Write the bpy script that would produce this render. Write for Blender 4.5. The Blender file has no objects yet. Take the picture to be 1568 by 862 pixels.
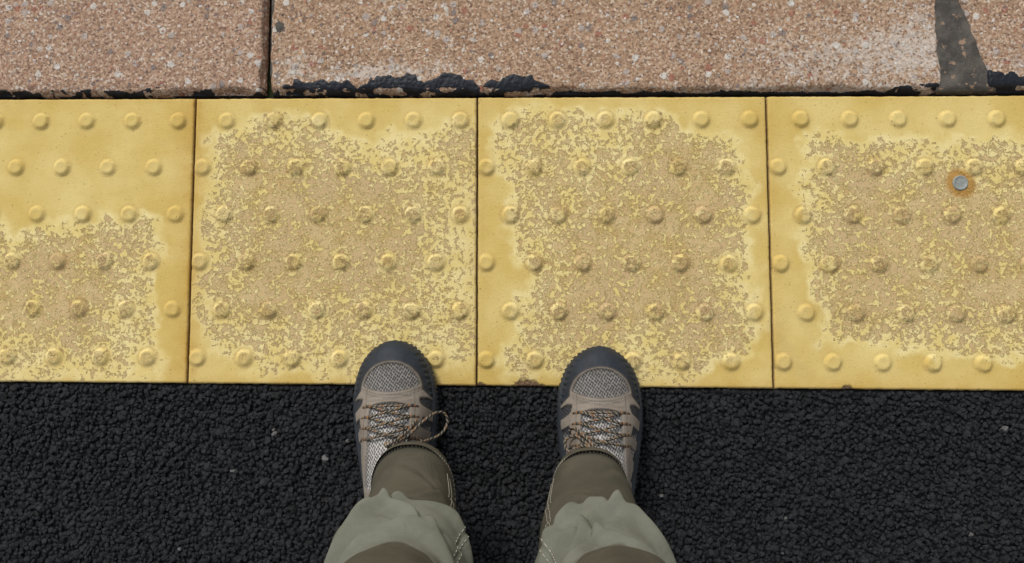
import bpy, bmesh, math, random
import numpy as np
from mathutils import Matrix, Vector
random.seed(3); RNG=np.random.default_rng(7)
scene=bpy.context.scene
# ------------------------------------------------------------ numpy noise
def _h(ix,iy,s):
    n=np.sin(ix*127.1+iy*311.7+s*74.7)*43758.5453
    return n-np.floor(n)
def vn(x,y,s=0):
    x=np.asarray(x,float); y=np.asarray(y,float)
    ix=np.floor(x); iy=np.floor(y); fx=x-ix; fy=y-iy
    fx=fx*fx*(3-2*fx); fy=fy*fy*(3-2*fy)
    a=_h(ix,iy,s); b=_h(ix+1,iy,s); c=_h(ix,iy+1,s); d=_h(ix+1,iy+1,s)
    return (a*(1-fx)+b*fx)*(1-fy)+(c*(1-fx)+d*fx)*fy
def fbm(x,y,s=0,o=4):
    t=0;a=.5;n=0
    for i in range(o):
        t=t+a*vn(x*2**i+i*17.3,y*2**i-i*9.1,s+i); n+=a; a*=.5
    return t/n
def ss(a,b,x):
    t=np.clip((np.asarray(x,float)-a)/(b-a),0,1); return t*t*(3-2*t)
def sm(d,w=1.0): return np.clip(np.asarray(d,float)/w*.5+.5,0,1)
SK=-.0095   # the whole row of slabs was laid slightly askew
# ------------------------------------------------------------ mesh helpers
def raw_mesh(name,V,F,smooth=True,attrs=None,cols=None,mats=(),parent=None):
    V=np.asarray(V,np.float32).reshape(-1,3); F=np.asarray(F,np.int32); k=F.shape[1]
    me=bpy.data.meshes.new(name)
    me.vertices.add(len(V)); me.vertices.foreach_set('co',V.ravel())
    me.loops.add(F.size); me.loops.foreach_set('vertex_index',F.ravel())
    me.polygons.add(len(F)); me.polygons.foreach_set('loop_start',np.arange(0,F.size,k,dtype=np.int32))
    me.update(calc_edges=True)
    me.polygons.foreach_set('use_smooth',np.full(len(F),smooth))
    for a,v in (attrs or {}).items():
        at=me.attributes.new(a,'FLOAT','POINT'); at.data.foreach_set('value',np.asarray(v,np.float32).ravel())
    if cols is not None:
        at=me.attributes.new('Col','FLOAT_COLOR','POINT')
        c=np.ones((len(V),4),np.float32); c[:,:3]=np.asarray(cols).reshape(-1,3); at.data.foreach_set('color',c.ravel())
    for m in mats: me.materials.append(m)
    me.validate()
    ob=bpy.data.objects.new(name,me); scene.collection.objects.link(ob)
    if parent: ob.parent=parent
    return ob
def grid_faces(ny,nx,wrap=False):
    i=np.arange(ny-1)[:,None]; j=np.arange(nx if wrap else nx-1)[None,:]
    j2=(j+1)%nx
    a=i*nx+j; b=i*nx+j2; c=(i+1)*nx+j2; d=(i+1)*nx+j
    return np.stack([a,b,c,d],-1).reshape(-1,4)
def grid_obj(name,P,wrap=False,flip=False,skew=False,**k):
    F=grid_faces(P.shape[0],P.shape[1],wrap)
    if flip: F=F[:,::-1]
    if skew: P=P.copy(); P[...,1]+=SK*P[...,0]
    return raw_mesh(name,P,F,**k)
# ------------------------------------------------------------ node helper
class M:
    def __init__(s,name,rough=.8,spec=.5):
        s.m=bpy.data.materials.new(name); s.m.use_nodes=True; s.t=s.m.node_tree
        s.b=s.t.nodes['Principled BSDF']; s.b.inputs['Roughness'].default_value=rough
        s.b.inputs['Specular IOR Level'].default_value=spec
    def n(s,ty,ins=None,out=0,**pr):
        nd=s.t.nodes.new(ty)
        for k,v in pr.items(): setattr(nd,k,v)
        for k,v in (ins or {}).items():
            if hasattr(v,'is_output'): s.t.links.new(v,nd.inputs[k])
            else: nd.inputs[k].default_value=v
        return nd.outputs[out]
    def ma(s,op,a,b=0.0,c=0.0,clamp=False): return s.n('ShaderNodeMath',{0:a,1:b,2:c},operation=op,use_clamp=clamp)
    def mix(s,f,a,b,bt='MIX'):
        a=(*a,1) if isinstance(a,tuple) and len(a)==3 else a
        b=(*b,1) if isinstance(b,tuple) and len(b)==3 else b
        return s.n('ShaderNodeMix',{0:f,6:a,7:b},out=2,data_type='RGBA',blend_type=bt)
    def mr(s,x,a,b,c=0.0,d=1.0): return s.n('ShaderNodeMapRange',{0:x,1:a,2:b,3:c,4:d},interpolation_type='SMOOTHSTEP')
    def noise(s,v,sc,det=4,ro=.55,dist=0.0,out=0): return s.n('ShaderNodeTexNoise',{'Vector':v,'Scale':sc,'Detail':det,'Roughness':ro,'Distortion':dist},out=out)
    def at(s,nm,out=2): return s.n('ShaderNodeAttribute',out=out,attribute_name=nm)
    def pos(s): return s.n('ShaderNodeNewGeometry',out=0)
    def obj(s): return s.n('ShaderNodeTexCoord',out=3)
    def set(s,k,v):
        if hasattr(v,'is_output'): s.t.links.new(v,s.b.inputs[k])
        else: s.b.inputs[k].default_value=v
    def bump(s,h,dist,st=1.0,prev=None):
        i={'Height':h,'Distance':dist,'Strength':st}
        if prev is not None: i['Normal']=prev
        o=s.n('ShaderNodeBump',i); s.set('Normal',o); return o
# ------------------------------------------------------------ materials
def mat_tile():
    g=M('tactile_yellow_paint',.9,.2); p=g.pos()
    wear=g.at('wear'); edge=g.at('edge'); bt=g.at('bwear_shade'); chip=g.at('chip'); stain=g.at('stain')
    n1=g.noise(p,135,6,.68,.35); n2=g.noise(p,11,4,.55); n3=g.noise(p,1100,3,.7); n4=g.noise(p,32,5,.65); n5=g.noise(p,430,3,.65,.3)
    th=g.mr(wear,0.0,1.0,.22,.54)
    th=g.ma('ADD',th,g.ma('MULTIPLY',g.ma('SUBTRACT',n4,.5),g.ma('MULTIPLY',wear,.36)))
    nn=g.ma('ADD',n1,g.ma('MULTIPLY',g.ma('SUBTRACT',n5,.5),.30))
    d=g.ma('SUBTRACT',nn,th)
    paint=g.mr(d,-.022,.026)
    fresh=g.mix(g.mr(n2,.32,.68),(.71,.515,.155),(.82,.645,.255))
    crust=g.mix(g.mr(n4,.35,.65),(.83,.65,.245),(.92,.77,.37))
    pc=g.mix(g.mr(wear,.05,.5),fresh,crust)
    am=g.ma('MULTIPLY',edge,g.mr(n4,.3,.65,.45,1.0))
    pc=g.mix(am,pc,(.57,.33,.06))
    worn=g.mix(g.mr(n4,.35,.65),(.60,.42,.175),(.72,.54,.275))
    worn=g.mix(g.mr(n2,.42,.66),worn,(.65,.475,.25))
    worn=g.mix(g.ma('MULTIPLY',g.mr(n5,.50,.62),.5),worn,(.50,.33,.12))
    col=g.mix(paint,worn,pc)
    rim=g.ma('MULTIPLY',g.ma('MULTIPLY',g.mr(d,-.045,-.012),g.mr(d,.006,-.010)),g.ma('MULTIPLY',g.mr(wear,.0,.4),.42))
    col=g.mix(rim,col,(.43,.27,.08))
    tb=g.ma('MULTIPLY',bt,g.mr(n5,.38,.56,.2,1.0))
    col=g.mix(g.ma('MULTIPLY',tb,.85),col,(.37,.225,.09))
    col=g.mix(g.ma('MULTIPLY',g.mr(n3,.35,.7),.28),col,g.mix(1.0,col,(.58,.54,.46),'MULTIPLY'))
    spk=g.mr(g.noise(p,260,2,.5),.68,.72)
    col=g.mix(g.ma('MULTIPLY',spk,.6),col,(.22,.13,.05))
    gr=g.mr(g.noise(p,7,5,.65,.5),.56,.72)
    col=g.mix(g.ma('MULTIPLY',gr,.22),col,(.45,.32,.15))
    col=g.mix(stain,col,(.47,.23,.04))
    col=g.mix(chip,col,g.mix(g.mr(n5,.4,.6),(.10,.06,.035),(.30,.19,.11)))
    g.set('Base Color',col)
    h=g.ma('ADD',g.ma('MULTIPLY',paint,.7),g.ma('ADD',g.ma('MULTIPLY',n3,.6),g.ma('MULTIPLY',n5,.6)))
    g.bump(h,.0013,1.0)
    return g.m
def mat_coping():
    g=M('exposed_aggregate_concrete',.9,.25); p=g.pos()
    tar=g.at('tar'); wh=g.at('white'); tn=g.at('tone')
    n1=g.noise(p,9,5,.65); n2=g.noise(p,700,3,.7); n3=g.noise(p,150,5,.7)
    base=g.mix(g.mr(n1,.35,.65),(.36,.215,.13),(.48,.305,.19))
    base=g.mix(tn,base,(.43,.265,.195))
    v1=g.t.nodes.new('ShaderNodeTexVoronoi'); v1.inputs['Scale'].default_value=380; g.t.links.new(p,v1.inputs['Vector'])
    r=g.n('ShaderNodeSeparateColor',{0:v1.outputs['Color']},out=0)
    gr=g.n('ShaderNodeValToRGB',{0:r}); cr=gr.node.color_ramp
    cr.elements[0].color=(.09,.06,.045,1); cr.elements[1].color=(.84,.73,.60,1)
    for q,c in ((.14,(.24,.15,.10,1)),(.5,(.43,.28,.175,1)),(.78,(.56,.39,.26,1)),(.92,(.68,.53,.40,1))):
        e=cr.elements.new(q); e.color=c
    col=g.mix(.60,base,gr)
    pb=None
    wp=g.n('ShaderNodeVectorMath',{0:p,1:g.n('ShaderNodeVectorMath',{0:g.noise(p,150,2,out=1),3:.006},operation='SCALE')},operation='ADD')
    for sc,lim,rad,cs in ((78,.76,.42,((.48,.42,.38),(.23,.20,.19),(.36,.15,.10),(.68,.64,.58))),(170,.66,.42,((.62,.52,.42),(.2,.16,.15),(.45,.22,.14),(.74,.69,.63)))):
        v=g.t.nodes.new('ShaderNodeTexVoronoi'); v.inputs['Scale'].default_value=sc; g.t.links.new(wp,v.inputs['Vector'])
        s3=g.t.nodes.new('ShaderNodeSeparateColor'); g.t.links.new(v.outputs['Color'],s3.inputs[0])
        m=g.ma('MULTIPLY',g.mr(s3.outputs[0],lim,lim+.01),g.mr(v.outputs['Distance'],rad,rad-.06))
        rr=g.n('ShaderNodeValToRGB',{0:s3.outputs[1]}); c2=rr.node.color_ramp; c2.interpolation='CONSTANT'
        c2.elements[0].color=(*cs[0],1); c2.elements[1].position=.75; c2.elements[1].color=(*cs[3],1)
        for q,c in ((.35,cs[1]),(.55,cs[2])):
            e=c2.elements.new(q); e.color=(*c,1)
        col=g.mix(g.ma('MULTIPLY',m,.8),col,rr)
        pb=m if pb is None else g.ma('ADD',pb,m)
    pits=g.mr(g.noise(p,300,3,.6),.38,.31)
    col=g.mix(g.ma('MULTIPLY',pits,.85),col,(.08,.055,.04))
    wm=g.ma('MULTIPLY',g.mr(g.ma('ADD',wh,g.ma('MULTIPLY',g.ma('SUBTRACT',n3,.5),2.8)),.35,.90),.62)
    col=g.mix(wm,col,(.70,.64,.57))
    tm=g.mr(g.ma('ADD',tar,g.ma('MULTIPLY',g.ma('SUBTRACT',n3,.5),1.7)),.45,.52)
    tm=g.ma('MULTIPLY',tm,g.mr(tar,.02,.15))
    col=g.mix(tm,col,(.014,.017,.024))
    g.set('Base Color',col); g.set('Roughness',g.mix(tm,(.9,.9,.9),(.45,.45,.45)))
    h=g.ma('ADD',g.ma('MULTIPLY',r,.4),g.ma('ADD',g.ma('MULTIPLY',n2,.5),g.ma('MULTIPLY',pb,.3)))
    h=g.ma('MULTIPLY',h,g.mr(tm,0.0,1.0,1.0,.35)); h=g.ma('SUBTRACT',h,g.ma('MULTIPLY',pits,.8)); h=g.ma('ADD',h,g.ma('MULTIPLY',tm,.5))
    g.bump(h,.0020,1.0); return g.m
def mat_mortar():
    g=M('grey_mortar',.9,.3); p=g.pos(); n=g.noise(p,35,5,.65); n2=g.noise(p,500,4,.7)
    c=g.mix(g.mr(n,.35,.65),(.075,.068,.060),(.17,.150,.125)); c=g.mix(g.ma('MULTIPLY',n2,.5),c,(.05,.045,.04))
    c=g.mix(g.mr(g.noise(p,80,5,.7),.58,.64),c,(.36,.24,.16))
    g.set('Base Color',c); g.bump(n2,.0018,1.0); return g.m
def mat_dirt():
    g=M('gap_dirt',.95,.2); p=g.pos(); n=g.noise(p,90,4,.6)
    c=g.mix(g.mr(n,.4,.6),(.010,.009,.008),(.04,.034,.026)); c=g.mix(g.mr(g.noise(p,6,2),.58,.66),c,(.018,.026,.008))
    g.set('Base Color',c); g.bump(n,.004,1.0); return g.m
def mat_stones():
    g=M('bitumen_coated_stone',.5,.40); p=g.pos()
    r=g.n('ShaderNodeNewGeometry',out=8)
    c=g.mix(r,(.0038,.0042,.0052),(.0165,.0175,.0205))
    c=g.mix(g.mr(r,.9988,.9993),c,(.14,.135,.13))
    n=g.noise(p,900,3,.7)
    c=g.mix(g.ma('MULTIPLY',g.mr(n,.62,.72),.5),c,(.085,.085,.085))
    g.set('Base Color',c); g.set('Roughness',g.mr(n,.3,.7,.33,.8)); g.bump(n,.0014,1.0); return g.m
def mat_asphalt():
    g=M('asphalt_surface',.7,.35); p=g.pos()
    v=g.t.nodes.new('ShaderNodeTexVoronoi'); v.inputs['Scale'].default_value=135; g.t.links.new(p,v.inputs['Vector'])
    c=g.mix(v.outputs['Distance'],(.016,.018,.021),(.003,.003,.004)); g.set('Base Color',c)
    g.bump(g.ma('MULTIPLY',v.outputs['Distance'],-1.0),.006,1.0); return g.m
def mat_ballast():
    g=M('ballast_gravel',.9,.3); p=g.pos()
    v=g.t.nodes.new('ShaderNodeTexVoronoi'); v.inputs['Scale'].default_value=18; g.t.links.new(p,v.inputs['Vector'])
    c=g.mix(v.outputs['Distance'],(.24,.21,.18),(.05,.04,.035)); g.set('Base Color',c)
    g.bump(g.ma('MULTIPLY',v.outputs['Distance'],-1.0),.04,1.0); return g.m
def mat_shoe():
    g=M('shoe_upper_fabric',.85,.25); o=g.obj(); c=g.at('Col',0); w=g.at('weave'); rb=g.at('rub')
    v=g.t.nodes.new('ShaderNodeTexVoronoi'); v.voronoi_dimensions='2D'; v.inputs['Scale'].default_value=330; v.inputs['Randomness'].default_value=.25
    mp=g.n('ShaderNodeMapping',{0:o,2:(0,0,.6),3:(1.0,.75,1.0)}); g.t.links.new(mp,v.inputs['Vector'])
    hole=g.mr(v.outputs['Distance'],.48,.24)
    hm=g.ma('MULTIPLY',hole,w)
    n=g.noise(o,600,3,.7); n2=g.noise(o,40,4,.6)
    c=g.mix(g.mr(n2,.3,.7,0.0,.5),c,g.mix(1.0,c,(.66,.62,.56),'MULTIPLY'))
    c=g.mix(g.ma('MULTIPLY',g.mr(n,.35,.7),.4),c,g.mix(1.0,c,(.55,.55,.55),'MULTIPLY'))
    c=g.mix(g.ma('MULTIPLY',hm,.8),c,(.045,.045,.048))
    g.set('Base Color',c); g.set('Roughness',g.mr(rb,0.0,1.0,.9,.6))
    h=g.ma('SUBTRACT',g.ma('MULTIPLY',n,g.mr(rb,0.0,1.0,.6,.15)),g.ma('MULTIPLY',hm,1.5)); g.bump(h,.0008,1.0); return g.m
def mat_rubber():
    g=M('dark_rubber',.65,.35); o=g.obj(); n=g.noise(o,300,3,.6); n2=g.noise(o,30,3)
    c=g.mix(g.mr(n2,.3,.7),(.018,.022,.028),(.032,.037,.044)); g.set('Base Color',c); g.bump(n,.0004,.8); return g.m
def mat_vcol(name,rough=.85):
    g=M(name,rough,.3); g.set('Base Color',g.at('Col',0)); g.bump(g.noise(g.obj(),900,2),.0004,.7); return g.m
def mat_cloth():
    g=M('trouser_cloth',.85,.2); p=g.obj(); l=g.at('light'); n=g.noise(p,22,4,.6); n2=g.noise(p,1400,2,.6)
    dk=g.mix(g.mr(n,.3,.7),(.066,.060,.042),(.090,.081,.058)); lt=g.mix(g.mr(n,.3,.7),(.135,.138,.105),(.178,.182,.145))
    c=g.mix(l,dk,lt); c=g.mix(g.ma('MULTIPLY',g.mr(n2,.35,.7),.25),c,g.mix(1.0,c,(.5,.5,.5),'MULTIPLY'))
    g.set('Base Color',c); b=g.bump(n2,.0003,.7); g.bump(g.noise(p,26,3,.5,.8),.0040,.7,b)
    return g.m
def mat_flat(name,c,r=.8,metal=0):
    g=M(name,r); n=g.noise(g.obj(),400,3,.6); cc=g.mix(g.mr(n,.3,.7),tuple(k*.75 for k in c),c); g.set('Base Color',cc); g.set('Metallic',metal); g.bump(n,.0003,.8); return g.m
MT=mat_tile(); MC=mat_coping(); MM=mat_mortar(); MD=mat_dirt(); MS=mat_stones(); MA=mat_asphalt(); MB=mat_ballast()
MSH=mat_shoe(); MR=mat_rubber(); ML=mat_vcol('lace_cord'); MCL=mat_cloth(); MST=mat_flat('stitch_thread',(.50,.47,.38)); MME=mat_flat('galvanised_metal',(.34,.36,.33),.65,.3)
# ------------------------------------------------------------ tactile tiles
PITCH=.406; TY0,TY1=-.145,.2625
WEAR={0:(-.92,-.500,-.160,.085),1:(-.438,-.030,-.118,.226),2:(-.006,.345,-.125,.228),3:(.410,.92,-.098,.212)}
EDGE={0:(.1,.9,.5,.25),1:(.75,.25,.35,.6),2:(.35,.2,.3,.55),3:(.35,.2,.3,.55)}  # left,right,top,bottom
def tile(idx,step):
    x0=-.861+PITCH*idx+.0008; x1=x0+PITCH-.0016
    nx=int((x1-x0)/step); ny=int((TY1-TY0)/step)
    xs=np.linspace(x0,x1,nx); ys=np.linspace(TY0,TY1,ny)
    xs=np.r_[xs[0],xs,xs[-1]]; ys=np.r_[ys[0],ys,ys[-1]]
    X,Y=np.meshgrid(xs,ys)
    de=np.minimum(np.minimum(X-x0,x1-X),np.minimum(Y-TY0,TY1-Y))
    Z=.0006*(fbm(X*40,Y*40,idx)-.5)+.0012*(fbm(X*8,Y*8,idx+5)-.5)
    Z-=.0022*(1-np.clip(de/.003,0,1))**2
    bt=np.zeros_like(X); wb=WEAR.get(idx,(x0+.03,x1-.03,-.12,.22))
    warp=.085*(fbm(X*9,Y*9,31+idx,5)-.5)+.05*(fbm(X*45,Y*45,3,3)-.5)
    dd=np.minimum(np.minimum(X-wb[0],wb[1]-X),np.minimum(Y-wb[2],wb[3]-Y))+warp
    area=ss(-.018,.022,dd)
    wear=.62*ss(-.018,.018,dd)+.38*ss(-.02,.13,dd+.12*(fbm(X*11,Y*11,17,3)-.5)); wear=np.clip(wear*(.74+.5*fbm(X*8,Y*8,77,4)),0,1)
    for r in range(6):
        for c in range(6):
            bx=x0+(.046 if r%2==0 else .0125)+.0671*c; by=TY1-.0335-.0676*r
            rr=np.hypot(X-bx,Y-by); k=random.random()
            prof=1-ss(.0075,.0134,rr+.0012*(fbm(X*150,Y*150,c+r*7,2)-.5)); Z+=prof*(.0050-.0010*k)-.0006*np.exp(-(rr/.004)**2)*k
            iy=np.argmin(abs(ys-by)); ix=np.argmin(abs(xs-bx)); wl=area[iy,ix]
            ring=ss(.0098,.0070,rr); foot_shade=np.exp(-((rr-.0136)/.0019)**2)
            bt=np.maximum(bt,ring*(.05+.90*wl)*(.25+.75*k)); bt=np.maximum(bt,foot_shade*(.25+.42*wl))  # worn brown tops, plus shade painted as a dark ring round the foot
            halo=ss(.020,.014,rr)
            wear=wear*(1-halo*.35*k)
    e=EDGE.get(idx,(.3,.3,.3,.5)); f=lambda d,w: np.exp(-d/w)
    nz=.5+fbm(X*20,Y*20,9)
    ed=np.clip(np.maximum.reduce([e[0]*f(X-x0,.016),e[1]*f(x1-X,.018),e[2]*f(TY1-Y,.008),e[3]*f(Y-TY0,.014)])*nz,0,1)
    chip=np.zeros_like(X)
    for (cx,cy,rx,ry) in ((.020,-.147,.024,.012),(-.042,-.147,.009,.006),(.455,-.147,.009,.007),(.46,-.147,.004,.009),(-.25,-.147,.006,.004),(-.79,-.147,.008,.004)):
        q=np.hypot((X-cx)/rx,(Y-cy)/ry)+.9*(fbm(X*180,Y*180,4)-.5); chip=np.maximum(chip,ss(1.0,.75,q))
    q=de+.0024*(fbm(X*260,Y*260,8)-.5); chip=np.maximum(chip,.7*ss(.0011,.0003,q))
    Z-=chip*.0022
    st=np.zeros_like(X)
    if idx==3:
        rr=np.hypot(X-.6185,Y-.1390)+.008*(fbm(X*70,Y*70,2)-.5); st=ss(.024,.0150,rr)*.8
    P=np.stack([X,Y,Z],-1)
    b=np.zeros(X.shape,bool); b[0]=b[-1]=True; b[:,0]=b[:,-1]=True; P[b,2]=-.03
    wx=.0005*(fbm(Y*90,X*3,5)-.5)*2; P[...,1]+=np.where(de<.001,.0008*(fbm(X*120,X*0,6)-.5)*2,0); P[...,0]+=np.where(de<.001,wx,0)
    return grid_obj('tactile_paving_tile',P,skew=True,attrs=dict(wear=wear,edge=ed,bwear_shade=bt,chip=chip,stain=st),mats=[MT])
for i in (0,1,2,3): tile(i,.0014)
for i in (-3,-2,-1,4,5,6): tile(i,.0035)
def lathe(name,prof,loc,mat,seg=48):
    th=np.linspace(0,2*np.pi,seg,endpoint=False)
    P=np.array([[(r*np.cos(t),r*np.sin(t),z) for t in th] for r,z in prof]); P+=np.array(loc)
    return grid_obj(name,P,wrap=True,mats=[mat])
lathe('metal_stud',[(.0105,-.001),(.0105,.0012),(.0098,.0020),(.0085,.0022),(.0080,.0017),(.0045,.0018),(.0001,.0019)],(.6185,.1332,0),MME)
# ------------------------------------------------------------ coping
CF=.2675
def coping(xa,xb,tone,seed,step=.0015,deep=.62):
    ys=np.r_[CF,np.arange(CF,.47,step),np.arange(.47,CF+deep,.008),CF+deep]
    n=int((xb(.3)-xa(.3))/step); us=np.r_[0,np.linspace(0,1,n),1]
    U,Y=np.meshgrid(us,ys); XA=xa(Y); XB=xb(Y); X=XA+(XB-XA)*U
    df=Y-CF; ds=np.minimum(X-XA,XB-X)
    nz=fbm(X*60,Y*60,seed,5); nf=fbm(X*25,X*0+seed,seed,5)
    Z=.0035+.0016*(fbm(X*30,Y*30,seed)-.5)+.0020*(fbm(X*300,Y*300,seed+2,3)-.5)
    e=df-.009*(nf-.3)-.008*(nz-.5); Z-=.010*(1-ss(-.001,.006,e))+.002*(1-ss(0,.016,df))
    e2=ds-.007*(fbm(Y*40,X*3,seed+4,4)-.3); Z-=.011*(1-ss(-.001,.0045,e2))
    tx=np.array([-.9,-.73,-.62,-.55,-.5,-.45,-.36,-.34,-.32,-.235,-.22,-.19,-.10,-.055,-.045,-.03,.04,.065,.1,.5,.57,.60,.66,.72,.8,1.2])
    tv=np.array([2,6,10,3,11,5,10,3,17,20,6,22,25,19,7,20,19,5,3,2.5,9,13,24,26,8,3])/1000
    tk=np.interp(X,tx,tv)
    tar=ss(-.5,.5,(tk*(.30+1.4*fbm(X*48,Y*48,seed+9,5))-df)/.007)
    keep=ss(.42,.58,fbm(X*55,Y*120,seed+21,4)); tar=tar*(1-.85*keep*ss(.011,.006,df)*(tk>.006))
    tar=np.where(df<.0015,np.maximum(tar,.62*(fbm(X*50,Y*0,3)>.42)),tar)
    g=lambda cx,cy,sx,sy: np.exp(-((X-cx)/sx)**2-((Y-cy)/sy)**2)
    wh=np.clip(.62*g(.47,.318,.19,.050)+.45*g(.58,.36,.06,.07)+.6*g(-.31,.310,.035,.022)+.6*g(-.13,.303,.11,.014)+.5*g(-.22,.295,.04,.010)+.5*np.exp(-(df/.010)**2)+.5*g(.73,.30,.05,.03)+.25*g(-.45,.29,.3,.01)+.25*g(.02,.40,.05,.02),0,1)
    Z+=ss(.3,.7,tar)*.0009
    P=np.stack([X,Y,Z],-1); P[...,1]+=np.where(df<1e-6,.003*(nf-.5),0)
    b=np.zeros(X.shape,bool); b[0]=b[-1]=True; b[:,0]=b[:,-1]=True; P[b,2]=-.06
    return grid_obj('coping_stone',P,skew=True,attrs=dict(tar=tar,white=wh,tone=np.full(X.shape,tone)),mats=[MC])
K=lambda v: (lambda Y: v+0*Y)
jr=lambda Y: .664-(Y-.27)*.30+.004*(fbm(Y*60,Y*0,9,4)-.5)
coping(K(-1.29),lambda Y: -.3555+.003*(fbm(Y*50,Y*0,2,4)-.5),.85,1)
coping(lambda Y:-.3475+.003*(fbm(Y*60,Y*0+7,2,4)-.5),lambda Y:.600+.004*(fbm(Y*55,Y*0+4,3,4)-.5),.1,2)
coping(lambda Y: np.where(Y<.45,jr(Y),.61),K(1.6),.3,3)
coping(K(-2.25),K(-1.30),.4,4,.005); coping(K(1.61),K(2.6),.6,5,.005)
ys=np.linspace(.266,.88,260); us=np.linspace(-.003,1.0,60); U,Y=np.meshgrid(us,ys)
XA=.592+0*Y; XB=np.where(Y<.45,jr(Y),.61)+.012; X=XA+(XB-XA)*U
Z=.0008+.006*(fbm(X*60,Y*40,3,5)-.5)-.006*(1-ss(.266,.276,Y+.006*(fbm(X*80,Y*0,3)-.5)))
P=np.stack([X,Y,Z],-1); P[0,:,2]=-.05; grid_obj('mortar_joint',P,skew=True,mats=[MM])
ys=np.linspace(.295,.88,260); us=np.linspace(0,1,24); U,Y=np.meshgrid(us,ys)
X=-.3475+.020*U; Z=-.003+.0105*fbm(X*90,Y*60,13,4)*ss(0,.5,U)*(fbm(X*0+1,Y*25,6)>.40)+.0014; P=np.stack([X,Y,Z],-1); grid_obj('mortar_joint',P,skew=True,mats=[MM])
def sheet(name,x0,x1,y0,y1,z,mat,nx=2,ny=2,skew=False):
    X,Y=np.meshgrid(np.linspace(x0,x1,nx),np.linspace(y0,y1,ny)); return grid_obj(name,np.stack([X,Y,np.full(X.shape,z)],-1),skew=skew,mats=[mat])
sheet('paving_bed',-20,20,-.16,.888,-.016,MD,skew=True)
P=np.array([[(-20,.888,-.016),(20,.888,-.016)],[(-20,.886,-1.2),(20,.886,-1.2)]],float); grid_obj('platform_wall',P,skew=True,mats=[MM])
sheet('ground',-150,150,.30,200,-1.0,MB)
sheet('asphalt_platform',-20,20,-60,-.1465,-.0065,MA,skew=True)
bm=bmesh.new(); bmesh.ops.create_icosphere(bm,subdivisions=2,radius=1.0); bm.verts.ensure_lookup_table()
tv=np.array([v.co[:] for v in bm.verts]); tf=np.array([[v.index for v in f.verts] for f in bm.faces if f.calc_center_median().z>-.2]); bm.free()
sp=.0064; gx,gy=np.meshgrid(np.arange(-.95,.95,sp),np.arange(-.56,-.1490,sp*.9))
gx=gx+(np.arange(gx.shape[0])[:,None]%2)*sp/2
gx=(gx+RNG.uniform(-.42,.42,gx.shape)*sp).ravel(); gy=(gy+RNG.uniform(-.42,.42,gy.shape)*sp).ravel(); N=len(gx)
gy=np.minimum(gy,-.1500)
R=RNG.uniform(.0022,.0044,N)+RNG.uniform(0,.0026,N)*(RNG.random(N)>.55); ry=R*RNG.uniform(.65,1.0,N); rz=R*RNG.uniform(.55,.95,N); an=RNG.uniform(0,np.pi,N)
V=tv[None]*(1+RNG.uniform(-.2,.2,(N,len(tv),1)))
vx=V[...,0]*R[:,None]; vy=V[...,1]*ry[:,None]; vz=V[...,2]*rz[:,None]
tl=RNG.uniform(-.6,.6,(N,2)); vz=vz+vx*tl[:,:1]+vy*tl[:,1:]
c,s=np.cos(an)[:,None],np.sin(an)[:,None]
top=RNG.uniform(-.0038,-.0002,N)+.0030*(fbm(gx*30,gy*30,2)-.5)
VV=np.stack([gx[:,None]+vx*c-vy*s,gy[:,None]+vx*s+vy*c,(top-rz)[:,None]+vz],-1); VV[...,1]+=SK*VV[...,0]
FF=(tf[None]+(np.arange(N)*len(tv))[:,None,None]).reshape(-1,3)
raw_mesh('asphalt_aggregate',VV,FF,smooth=False,mats=[MS])
# ------------------------------------------------------------ person
person=bpy.data.objects.new('person',None); scene.collection.objects.link(person)
HY=np.array([0,2,5,10,17,26,34,48,61,79,105,140,185,220,260,280,292,299,302.])
HW=np.array([0,13,20,28,35.5,42.5,47,52,55,57.0,57.0,53.5,47,42,40,36,28,16,0.])
ZY=np.array([0,3,8,15,30,50,70,90,110,130,150,170,190,250,285,302.])
ZT=np.array([24,33,39,43,48,53,59,70,83,96,108,117,121,118,112,60.])
def hw(y): return np.interp(y,HY,HW)
def zt(y): return (np.interp(y-4,ZY,ZT)+np.interp(y,ZY,ZT)+np.interp(y+4,ZY,ZT))/3
def pw(y): return np.interp(y,[0,40,80,130,200],[2.4,2.3,2.0,1.7,1.9])
def ua(y): return np.maximum(hw(y)-np.interp(y,[0,10,60,110,150,250,302],[1.0,2.5,3.5,5,8,5,1]),.2)
Z0=12.
def surf(x,y):
    a=ua(y); p=pw(y); q=np.clip(1-np.abs(x/a)**p,0,1)**(1/p); return Z0+(zt(y)-Z0)*q
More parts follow.
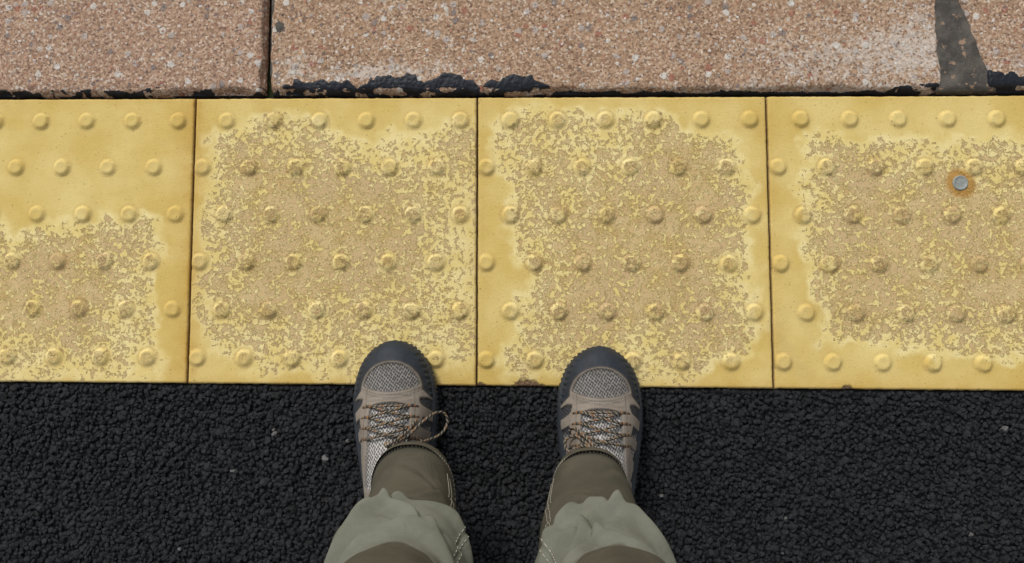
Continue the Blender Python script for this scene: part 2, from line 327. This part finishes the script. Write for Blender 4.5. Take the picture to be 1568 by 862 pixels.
def tube(pts,r,pat=0,flat=1.0,seg=8,step=.8):
    pts=np.array(pts,float); n=len(pts); out=[]
    pp=np.vstack([2*pts[0]-pts[1],pts,2*pts[-1]-pts[-2]])
    for i in range(n-1):
        p0,p1,p2,p3=pp[i:i+4]; m=max(2,int(np.linalg.norm(p2-p1)/step))
        for t in np.linspace(0,1,m,endpoint=False):
            out.append(.5*((2*p1)+(-p0+p2)*t+(2*p0-5*p1+4*p2-p3)*t*t+(-p0+3*p1-3*p2+p3)*t**3))
    out.append(pts[-1]); C=np.array(out); T=np.gradient(C,axis=0); T/=np.linalg.norm(T,axis=1)[:,None]+1e-9
    up=np.array([0,0,1.]); S=np.cross(T,up); S/=np.linalg.norm(S,axis=1)[:,None]+1e-9; Uv=np.cross(S,T)
    th=np.linspace(0,2*np.pi,seg,endpoint=False)
    P=C[:,None]+r*(np.cos(th)[None,:,None]*S[:,None]+flat*np.sin(th)[None,:,None]*Uv[:,None])
    P=np.concatenate([C[:1,None]+0*P[:1],P,C[-1:,None]+0*P[-1:]],0)
    ni=P.shape[0]; I,J=np.meshgrid(np.arange(ni),np.arange(seg),indexing='ij'); col=np.zeros((ni,seg,3))
    if pat==0:
        col[:]=(.022,.018,.016); k=((I//2+J)%4==0); col[k]=(.40,.34,.25)
        k=((I//2+J)%12==2); col[k]=(.32,.14,.045)
    else: col[:]=(.10,.09,.075); col[(I//3)%3==0]=(.26,.13,.05); col[(I//3)%3==1]=(.03,.028,.026)
    return P,col
def shoe(toe,ang,side):
    root=bpy.data.objects.new('shoe',None); scene.collection.objects.link(root); root.parent=person
    root.location=toe; root.rotation_euler=(0,0,ang)
    def W(P):
        Q=np.array(P,float); return np.stack([Q[...,0]*side,-Q[...,1],Q[...,2]],-1)/1000
    ny=380; nt=260
    t=np.linspace(0,1,ny); y=np.where(t<.25,302*(t/.25)**2*.10,0); y=np.where(t>=.25,30.2+(t-.25)/.75*271.6,y); y=np.maximum(y,.15)
    th=np.linspace(-np.pi/2,np.pi/2,nt); Y,TH=np.meshgrid(y,th,indexing='ij')
    A=ua(Y); Pp=pw(Y); X=A*np.sign(np.sin(TH))*np.abs(np.sin(TH))**(2/Pp); Zz=Z0+(zt(Y)-Z0)*np.abs(np.cos(TH))**(2/Pp)
    ax=np.abs(X); de=(np.sqrt((X/40.5)**2+((66-Y)/39)**2)-1)*34
    d=np.where(Y<66,de,ax-(40.5+(Y-66)*.8))
    rub=sm(d,1.2)*sm(98-Y,2); rub=np.maximum(rub,sm(Y-272,2)*sm(80-Zz,3)); rub=np.maximum(rub,sm(22-Zz,3))
    mp=sm(-(d+2.5),1.2)*sm(68-.006*X*X-Y,1.2)
    tg=sm(25+(Y-80)*.04-ax,1.2)*sm(Y-(82+.008*X*X),1.2)*sm(190-Y)
    st=np.sin((Y-.9*ax-8)/30*2*np.pi+(.5 if side>0 else .1))
    win=sm(ax-39+2.5*np.sin(Y/9),1.5)*sm((st-.05)*8,2)*sm(Y-78,2)*(1-rub)*sm(230-Y,2)
    lightwin=win*sm(ax-39)*sm(Y-118,4)
    sued=np.clip(1-rub-mp-tg-win,0,1)
    wr=lambda c: np.array(c)[None,None]
    col=(sued[...,None]*wr((.275,.236,.195))+rub[...,None]*wr((.026,.032,.042))+mp[...,None]*wr((.28,.265,.245))+tg[...,None]*wr((.58,.56,.54))+win[...,None]*wr((.06,.06,.068)))
    col=col*(1-lightwin[...,None])+lightwin[...,None]*wr((.42,.40,.38))
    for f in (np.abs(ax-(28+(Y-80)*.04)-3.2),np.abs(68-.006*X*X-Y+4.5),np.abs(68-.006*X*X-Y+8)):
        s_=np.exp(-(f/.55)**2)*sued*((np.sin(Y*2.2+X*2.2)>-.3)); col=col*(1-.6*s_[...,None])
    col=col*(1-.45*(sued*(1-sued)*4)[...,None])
    off=1.9*sued+1.3*rub-3.2*tg+.4*mp+1.2*(fbm(X/11,Y/11,3 if side>0 else 4)-.5)
    tread=rub*(Zz<34)*(Y<75)*1.1*(np.sin(Y/1.25)>0.1)*(ax>25); off=off+tread
    off=off-1.0*sued*(np.exp(-((Y-73-.004*X*X)/1.3)**2)+.7*np.exp(-((Y-79+.1*X)/1.2)**2))*ss(34,20,ax)
    P=np.stack([X,Y,Zz],-1); gu=np.gradient(P,axis=0); gv=np.gradient(P,axis=1); nrm=np.cross(gv,gu); nrm/=np.linalg.norm(nrm,axis=-1,keepdims=True)+1e-9
    sgn=np.sign(nrm[ny//2,nt//2,2]) or 1; P=P+nrm*sgn*off[...,None]
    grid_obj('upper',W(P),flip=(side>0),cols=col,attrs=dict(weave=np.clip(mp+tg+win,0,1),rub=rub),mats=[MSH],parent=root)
    yy=np.r_[np.linspace(0,1,60)**2*60,np.linspace(62,245,110),302-np.linspace(1,0,60)**2*57]
    ro=np.stack([hw(yy),yy],-1); lo=np.stack([-hw(yy)[::-1],yy[::-1]],-1)[1:-1]; O=np.vstack([ro,lo])
    T=np.roll(O,-1,0)-np.roll(O,1,0); T/=np.linalg.norm(T,axis=1)[:,None]+1e-9; Nn=np.stack([T[:,1],-T[:,0]],-1)
    if np.sum(Nn*(O-np.array([0,150])))<0: Nn=-Nn
    arc=np.r_[0,np.cumsum(np.linalg.norm(np.diff(O,axis=0),axis=1))]
    lug=np.where(np.sin(arc/7.0*2*np.pi)>0,1.0,-.6)
    rows=[]
    for z,o,lg in ((0,-4,0),(0,-.5,1.2),(9,.6,1.2),(14,.8,.8),(18,.2,0),(22,-.6,0),(26,-2.5,0),(27,-7,0),(27,-14,0)):
        rows.append(np.c_[O+Nn*(o+lg*lug)[:,None],np.full(len(O),float(z))])
    P=np.array(rows); P[:2,:,2]=np.where(O[None,:,1]<15,3*(1-O[None,:,1]/15)**2,0)
    grid_obj('sole',W(P),wrap=True,flip=(side>0),mats=[MR],parent=root)
    def sp3(x,y,h=2.6): return (x,y,float(surf(np.array(float(x)),np.array(float(y))))+h)
    Ps=[]
    EY=[86,100,114,128]; EX=[26,27,28,29]
    def lace(x0,y0,x1,y1,h=2.0):
        pts=[]
        for q in np.linspace(0,1,7):
            x=x0+(x1-x0)*q; yv=y0+(y1-y0)*q; pts.append(sp3(x,yv,h+1.6*np.sin(np.pi*q)-(1.5 if q in(0,1) else 0)))
        return pts
    Ps.append((lace(-EX[0],EY[0],EX[0],EY[0]),1.7,0))
    for k in range(3):
        Ps.append((lace(-EX[k],EY[k],EX[k+1],EY[k+1],1.6),1.7,0)); Ps.append((lace(EX[k],EY[k],-EX[k+1],EY[k+1],3.0),1.7,0))
    for k in range(4):
        for s_ in (-1,1):
            Ps.append(([sp3(s_*(EX[k]+11),EY[k]+3,1.6),sp3(s_*(EX[k]+4),EY[k]+.5,2.9),sp3(s_*(EX[k]-2),EY[k],1.8)],2.3,2))
    if side>0:
        L1=[sp3(8,134,6),sp3(24,126,6),(46,106,72),(60,97,52),(70,99,42),(73,111,40),(66,124,45),(52,131,58),(34,134,82),sp3(12,135,8)]
        L2=[sp3(8,135,7),sp3(24,126,6),sp3(38,131,5),(52,140,62),(60,147,45)]
        L4=[sp3(6,134,9),sp3(26,118,8),sp3(36,104,6)]
    else:
        L1=[sp3(-6,133,6),sp3(-20,124,7),sp3(-33,116,7),(-46,122,62),(-44,135,66),sp3(-26,137,8),sp3(-4,135,8)]
        L2=[sp3(-4,134,8),sp3(-22,116,8),sp3(-36,106,6),sp3(-42,112,5)]
        L4=[sp3(-6,134,9),sp3(-16,128,9),sp3(-26,128,8),sp3(-40,138,5)]
        L1,L2,L4=[[(-p[0],p[1],p[2]) for p in L] for L in (L1,L2,L4)]
    for L in (L1,L2,L4): Ps.append((L,1.7,0))
    c0=sp3(6,134,7); Ps.append(([(c0[0]-5,c0[1]-1,c0[2]-1),(c0[0],c0[1],c0[2]+1.5),(c0[0]+5,c0[1]+1,c0[2]-1)],3.6,0))
    VV=[];CC=[];FF=[];o=0
    for pts,r,pt in Ps:
        P,c=tube(pts,r,pt,flat=.55 if pt==2 else .85); VV.append(W(P).reshape(-1,3)); CC.append(c.reshape(-1,3)); FF.append(grid_faces(P.shape[0],P.shape[1],True)+o); o+=P.shape[0]*P.shape[1]
    raw_mesh('laces',np.vstack(VV),np.vstack(FF),cols=np.vstack(CC),mats=[ML],parent=root)
shoe((-.1605,-.083,.004),math.radians(1.5),1)
shoe((.1195,-.0915,.004),math.radians(-.5),-1)
# trousers
LEG={
 'L':dict(z=[.03,.10,.15,.20,.28,.36,.42,.50,.60,.80],cx=[-.124,-.1225,-.116,-.109,-.101,-.100,-.092,-.084,-.082,-.080],rx=[.053,.053,.053,.055,.059,.062,.060,.062,.070,.086],yf=[-.198,-.201,-.219,-.243,-.257,-.266,-.281,-.270,-.268,-.262],ry=[.084,.084,.078,.067,.066,.072,.068,.076,.082,.092]),
 'R':dict(z=[.03,.10,.15,.20,.28,.36,.42,.50,.60,.80],cx=[.103,.102,.100,.098,.100,.105,.107,.109,.104,.100],rx=[.048,.048,.053,.057,.059,.059,.056,.056,.070,.086],yf=[-.203,-.207,-.226,-.249,-.262,-.270,-.283,-.264,-.266,-.262],ry=[.084,.084,.076,.065,.064,.070,.066,.076,.082,.092])}
# fold: base height, slope, height, width, side centre, side spread
CREASE={'L':((.350,.050,.009,.007,.55,.6),(.372,-.060,.012,.008,-.55,.7),(.388,.085,.010,.007,.35,.6),(.408,-.030,.008,.008,-.1,.9),(.430,.06,.008,.008,.6,.6),(.30,.05,.0035,.010,-.6,.5),(.245,-.07,.003,.010,.5,.5),(.19,.06,.0025,.010,-.3,.6)),
        'R':((.348,-.060,.010,.007,-.5,.6),(.370,.070,.012,.008,.45,.7),(.392,-.090,.010,.007,-.2,.6),(.412,.035,.009,.008,.2,.9),(.434,-.06,.008,.008,-.6,.6),(.29,-.06,.0035,.010,.5,.5),(.235,.06,.003,.010,-.5,.5),(.185,-.05,.0025,.010,.3,.6))}
def legpt(key,th,Z):
    d=LEG[key]; sd=1 if key=='L' else 2
    I=lambda k: (np.interp(Z-.012,d['z'],d[k])+np.interp(Z,d['z'],d[k])+np.interp(Z+.012,d['z'],d[k]))/3
    cx,rx,yf,ry=I('cx'),I('rx'),I('yf'),I('ry'); yc=yf-ry
    s,c=np.sin(th),np.cos(th)
    disp=0
    for z0,k,amp,w,ph,sp_ in CREASE[key]:
        wob=.012*(fbm(s*1.6+ph*7,c*1.1+z0*50,sd,2)-.5)
        q=(Z-(z0+k*(s-ph)+.008*np.sin(2.3*th+ph*5)+wob))/w
        al=.12+.88*np.exp(-((s-ph)/sp_)**2)
        disp=disp+amp*al*(np.exp(-q*q)-.6*np.exp(-((q+1.7)/.7)**2))
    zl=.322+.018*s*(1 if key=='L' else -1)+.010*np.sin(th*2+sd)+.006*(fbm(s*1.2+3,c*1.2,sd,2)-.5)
    disp=disp+.011*ss(zl-.001,zl+.007,Z)*(1-ss(.35,.45,Z))
    disp=disp+.008*(fbm(s*1.4,Z*9,sd+20,2)-.5)*ss(.10,.2,Z)
    x=cx+(rx+disp)*np.sign(s)*np.abs(s)**.92; y=yc+(ry+disp)*np.sign(c)*np.abs(c)**.92
    zz=Z-.6*disp*ss(.3,.36,Z)
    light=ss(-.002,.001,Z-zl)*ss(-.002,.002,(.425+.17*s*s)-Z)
    return np.stack([x,y,zz],-1),light
def zhem(th): return .082+.046*np.cos(th)
parts=[];lights=[];faces=[];o=0
sv=[];sf=[]; so=0
def stitch(p,q,r=.0005):
    global so
    d=q-p; L=np.linalg.norm(d); d/=L; a=np.cross(d,[.3,.2,1.]); a/=np.linalg.norm(a); b=np.cross(d,a)
    for i_,c_ in enumerate((p,(p+q)/2,q)):
        rr=r if i_==1 else r*.5
        for k in range(5): sv.append(c_+rr*(math.cos(k*1.2566)*a+math.sin(k*1.2566)*b))
    for i in range(2):
        for k in range(5): sf.append([so+i*5+k,so+i*5+(k+1)%5,so+(i+1)*5+(k+1)%5,so+(i+1)*5+k])
    so+=15
for key in 'LR':
    th=np.linspace(-np.pi,np.pi,300,endpoint=False); v=np.linspace(0,1,700)
    V_,TH=np.meshgrid(v,th,indexing='ij'); Zl=zhem(TH)*(1-V_)+.86*V_
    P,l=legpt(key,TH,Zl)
    hm=ss(.017,.010,Zl-zhem(TH)); ctr=P.mean(1,keepdims=True); dv=P-ctr; dv[...,2]=0; dv/=np.linalg.norm(dv,axis=-1,keepdims=True)+1e-9
    P=P+dv*(hm*.0006)[...,None]
    mir=1 if key=='L' else -1
    sg=np.exp(-((TH-mir*.96)/.018)**2)*ss(.60,.55,Zl); P=P-dv*(sg*.0018)[...,None]
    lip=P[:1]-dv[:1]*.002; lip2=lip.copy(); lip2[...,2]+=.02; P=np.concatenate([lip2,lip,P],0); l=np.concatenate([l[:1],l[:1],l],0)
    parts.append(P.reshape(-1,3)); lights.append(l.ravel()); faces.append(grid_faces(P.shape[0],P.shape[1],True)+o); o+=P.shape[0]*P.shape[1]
    for base in (.91,1.01):
        z=.15
        while z<.56:
            a,_=legpt(key,np.array(mir*base),np.array(z)); b,_=legpt(key,np.array(mir*base),np.array(z+.0030))
            n=np.array([mir*math.sin(base),math.cos(base),0])*.0005; stitch(a+n,b+n); z+=.0045
    for hz in (.0115,.0145):
        t=-2.2
        while t<2.2:
            f=lambda q: legpt(key,np.array(q),np.array(zhem(q)+hz))[0]+np.array([math.sin(q),math.cos(q),0])*.0007
            stitch(f(t),f(t+.045)); t+=.075
z=np.linspace(.76,1.03,60); th=np.linspace(-np.pi,np.pi,200,endpoint=False); Zp,TH=np.meshgrid(z,th,indexing='ij')
r=np.interp(Zp,[.76,.80,.86,.93,1.0,1.03],[.30,.75,.98,1.0,.93,.90]); s,c=np.sin(TH),np.cos(TH)
X=.010+.178*r*np.sign(s)*np.abs(s)**.8; Y=-.352+.098*r*np.sign(c)*np.abs(c)**.85+.004*(fbm(s*3,Zp*20,3)-.5)
P=np.stack([X,Y,Zp],-1); cap=P[-1:]*1; cap[...,0]=.01+(cap[...,0]-.01)*.02; cap[...,1]=-.352+(cap[...,1]+.352)*.02; P=np.concatenate([P,cap],0)
cb=P[:1]*1; cb[...,0]=.01; cb[...,1]=-.352; P=np.concatenate([cb,P],0)
parts.append(P.reshape(-1,3)); lights.append(np.zeros(P.shape[0]*P.shape[1])); faces.append(grid_faces(P.shape[0],P.shape[1],True)+o)
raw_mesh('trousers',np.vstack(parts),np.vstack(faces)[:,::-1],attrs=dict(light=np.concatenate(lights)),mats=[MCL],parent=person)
raw_mesh('trouser_stitching',np.array(sv),np.array(sf),mats=[MST],parent=person)
# ------------------------------------------------------------ light
el,az=math.radians(44),math.radians(-28)
w=bpy.data.worlds.new('World'); scene.world=w; w.use_nodes=True; nt=w.node_tree
sky=nt.nodes.new('ShaderNodeTexSky'); sky.sky_type='NISHITA'; sky.sun_disc=False; sky.sun_elevation=el; sky.sun_rotation=az
hs=nt.nodes.new('ShaderNodeHueSaturation'); hs.inputs['Saturation'].default_value=.2
bg=nt.nodes['Background']; nt.links.new(sky.outputs[0],hs.inputs['Color']); nt.links.new(hs.outputs[0],bg.inputs[0]); bg.inputs[1].default_value=.13
sd=bpy.data.lights.new('sun','SUN'); sd.energy=2.3; sd.angle=math.radians(18); sd.color=(1,.97,.92)
so_=bpy.data.objects.new('sun',sd); scene.collection.objects.link(so_)
D=Vector((math.sin(az)*math.cos(el),math.cos(az)*math.cos(el),math.sin(el))); so_.rotation_euler=D.to_track_quat('Z','Y').to_euler(); so_.location=(0,0,5)
# ------------------------------------------------------------ camera
cam=bpy.data.cameras.new('camera'); co=bpy.data.objects.new('camera',cam); scene.collection.objects.link(co)
a=Vector((-.040,.091,-.995)).normalized(); r=Vector((1,-.0015,-.040)); r=(r-a*r.dot(a)).normalized(); u=r.cross(a).normalized()
if u.y<0: u=-u
C=-a*1.3
co.matrix_world=Matrix(((r.x,u.x,-a.x,C.x),(r.y,u.y,-a.y,C.y),(r.z,u.z,-a.z,C.z),(0,0,0,1)))
cam.sensor_width=36; cam.lens=32.83; cam.clip_start=.02; cam.clip_end=500
scene.camera=co
scene.view_settings.view_transform='Standard'; scene.view_settings.look='None'; scene.view_settings.exposure=0
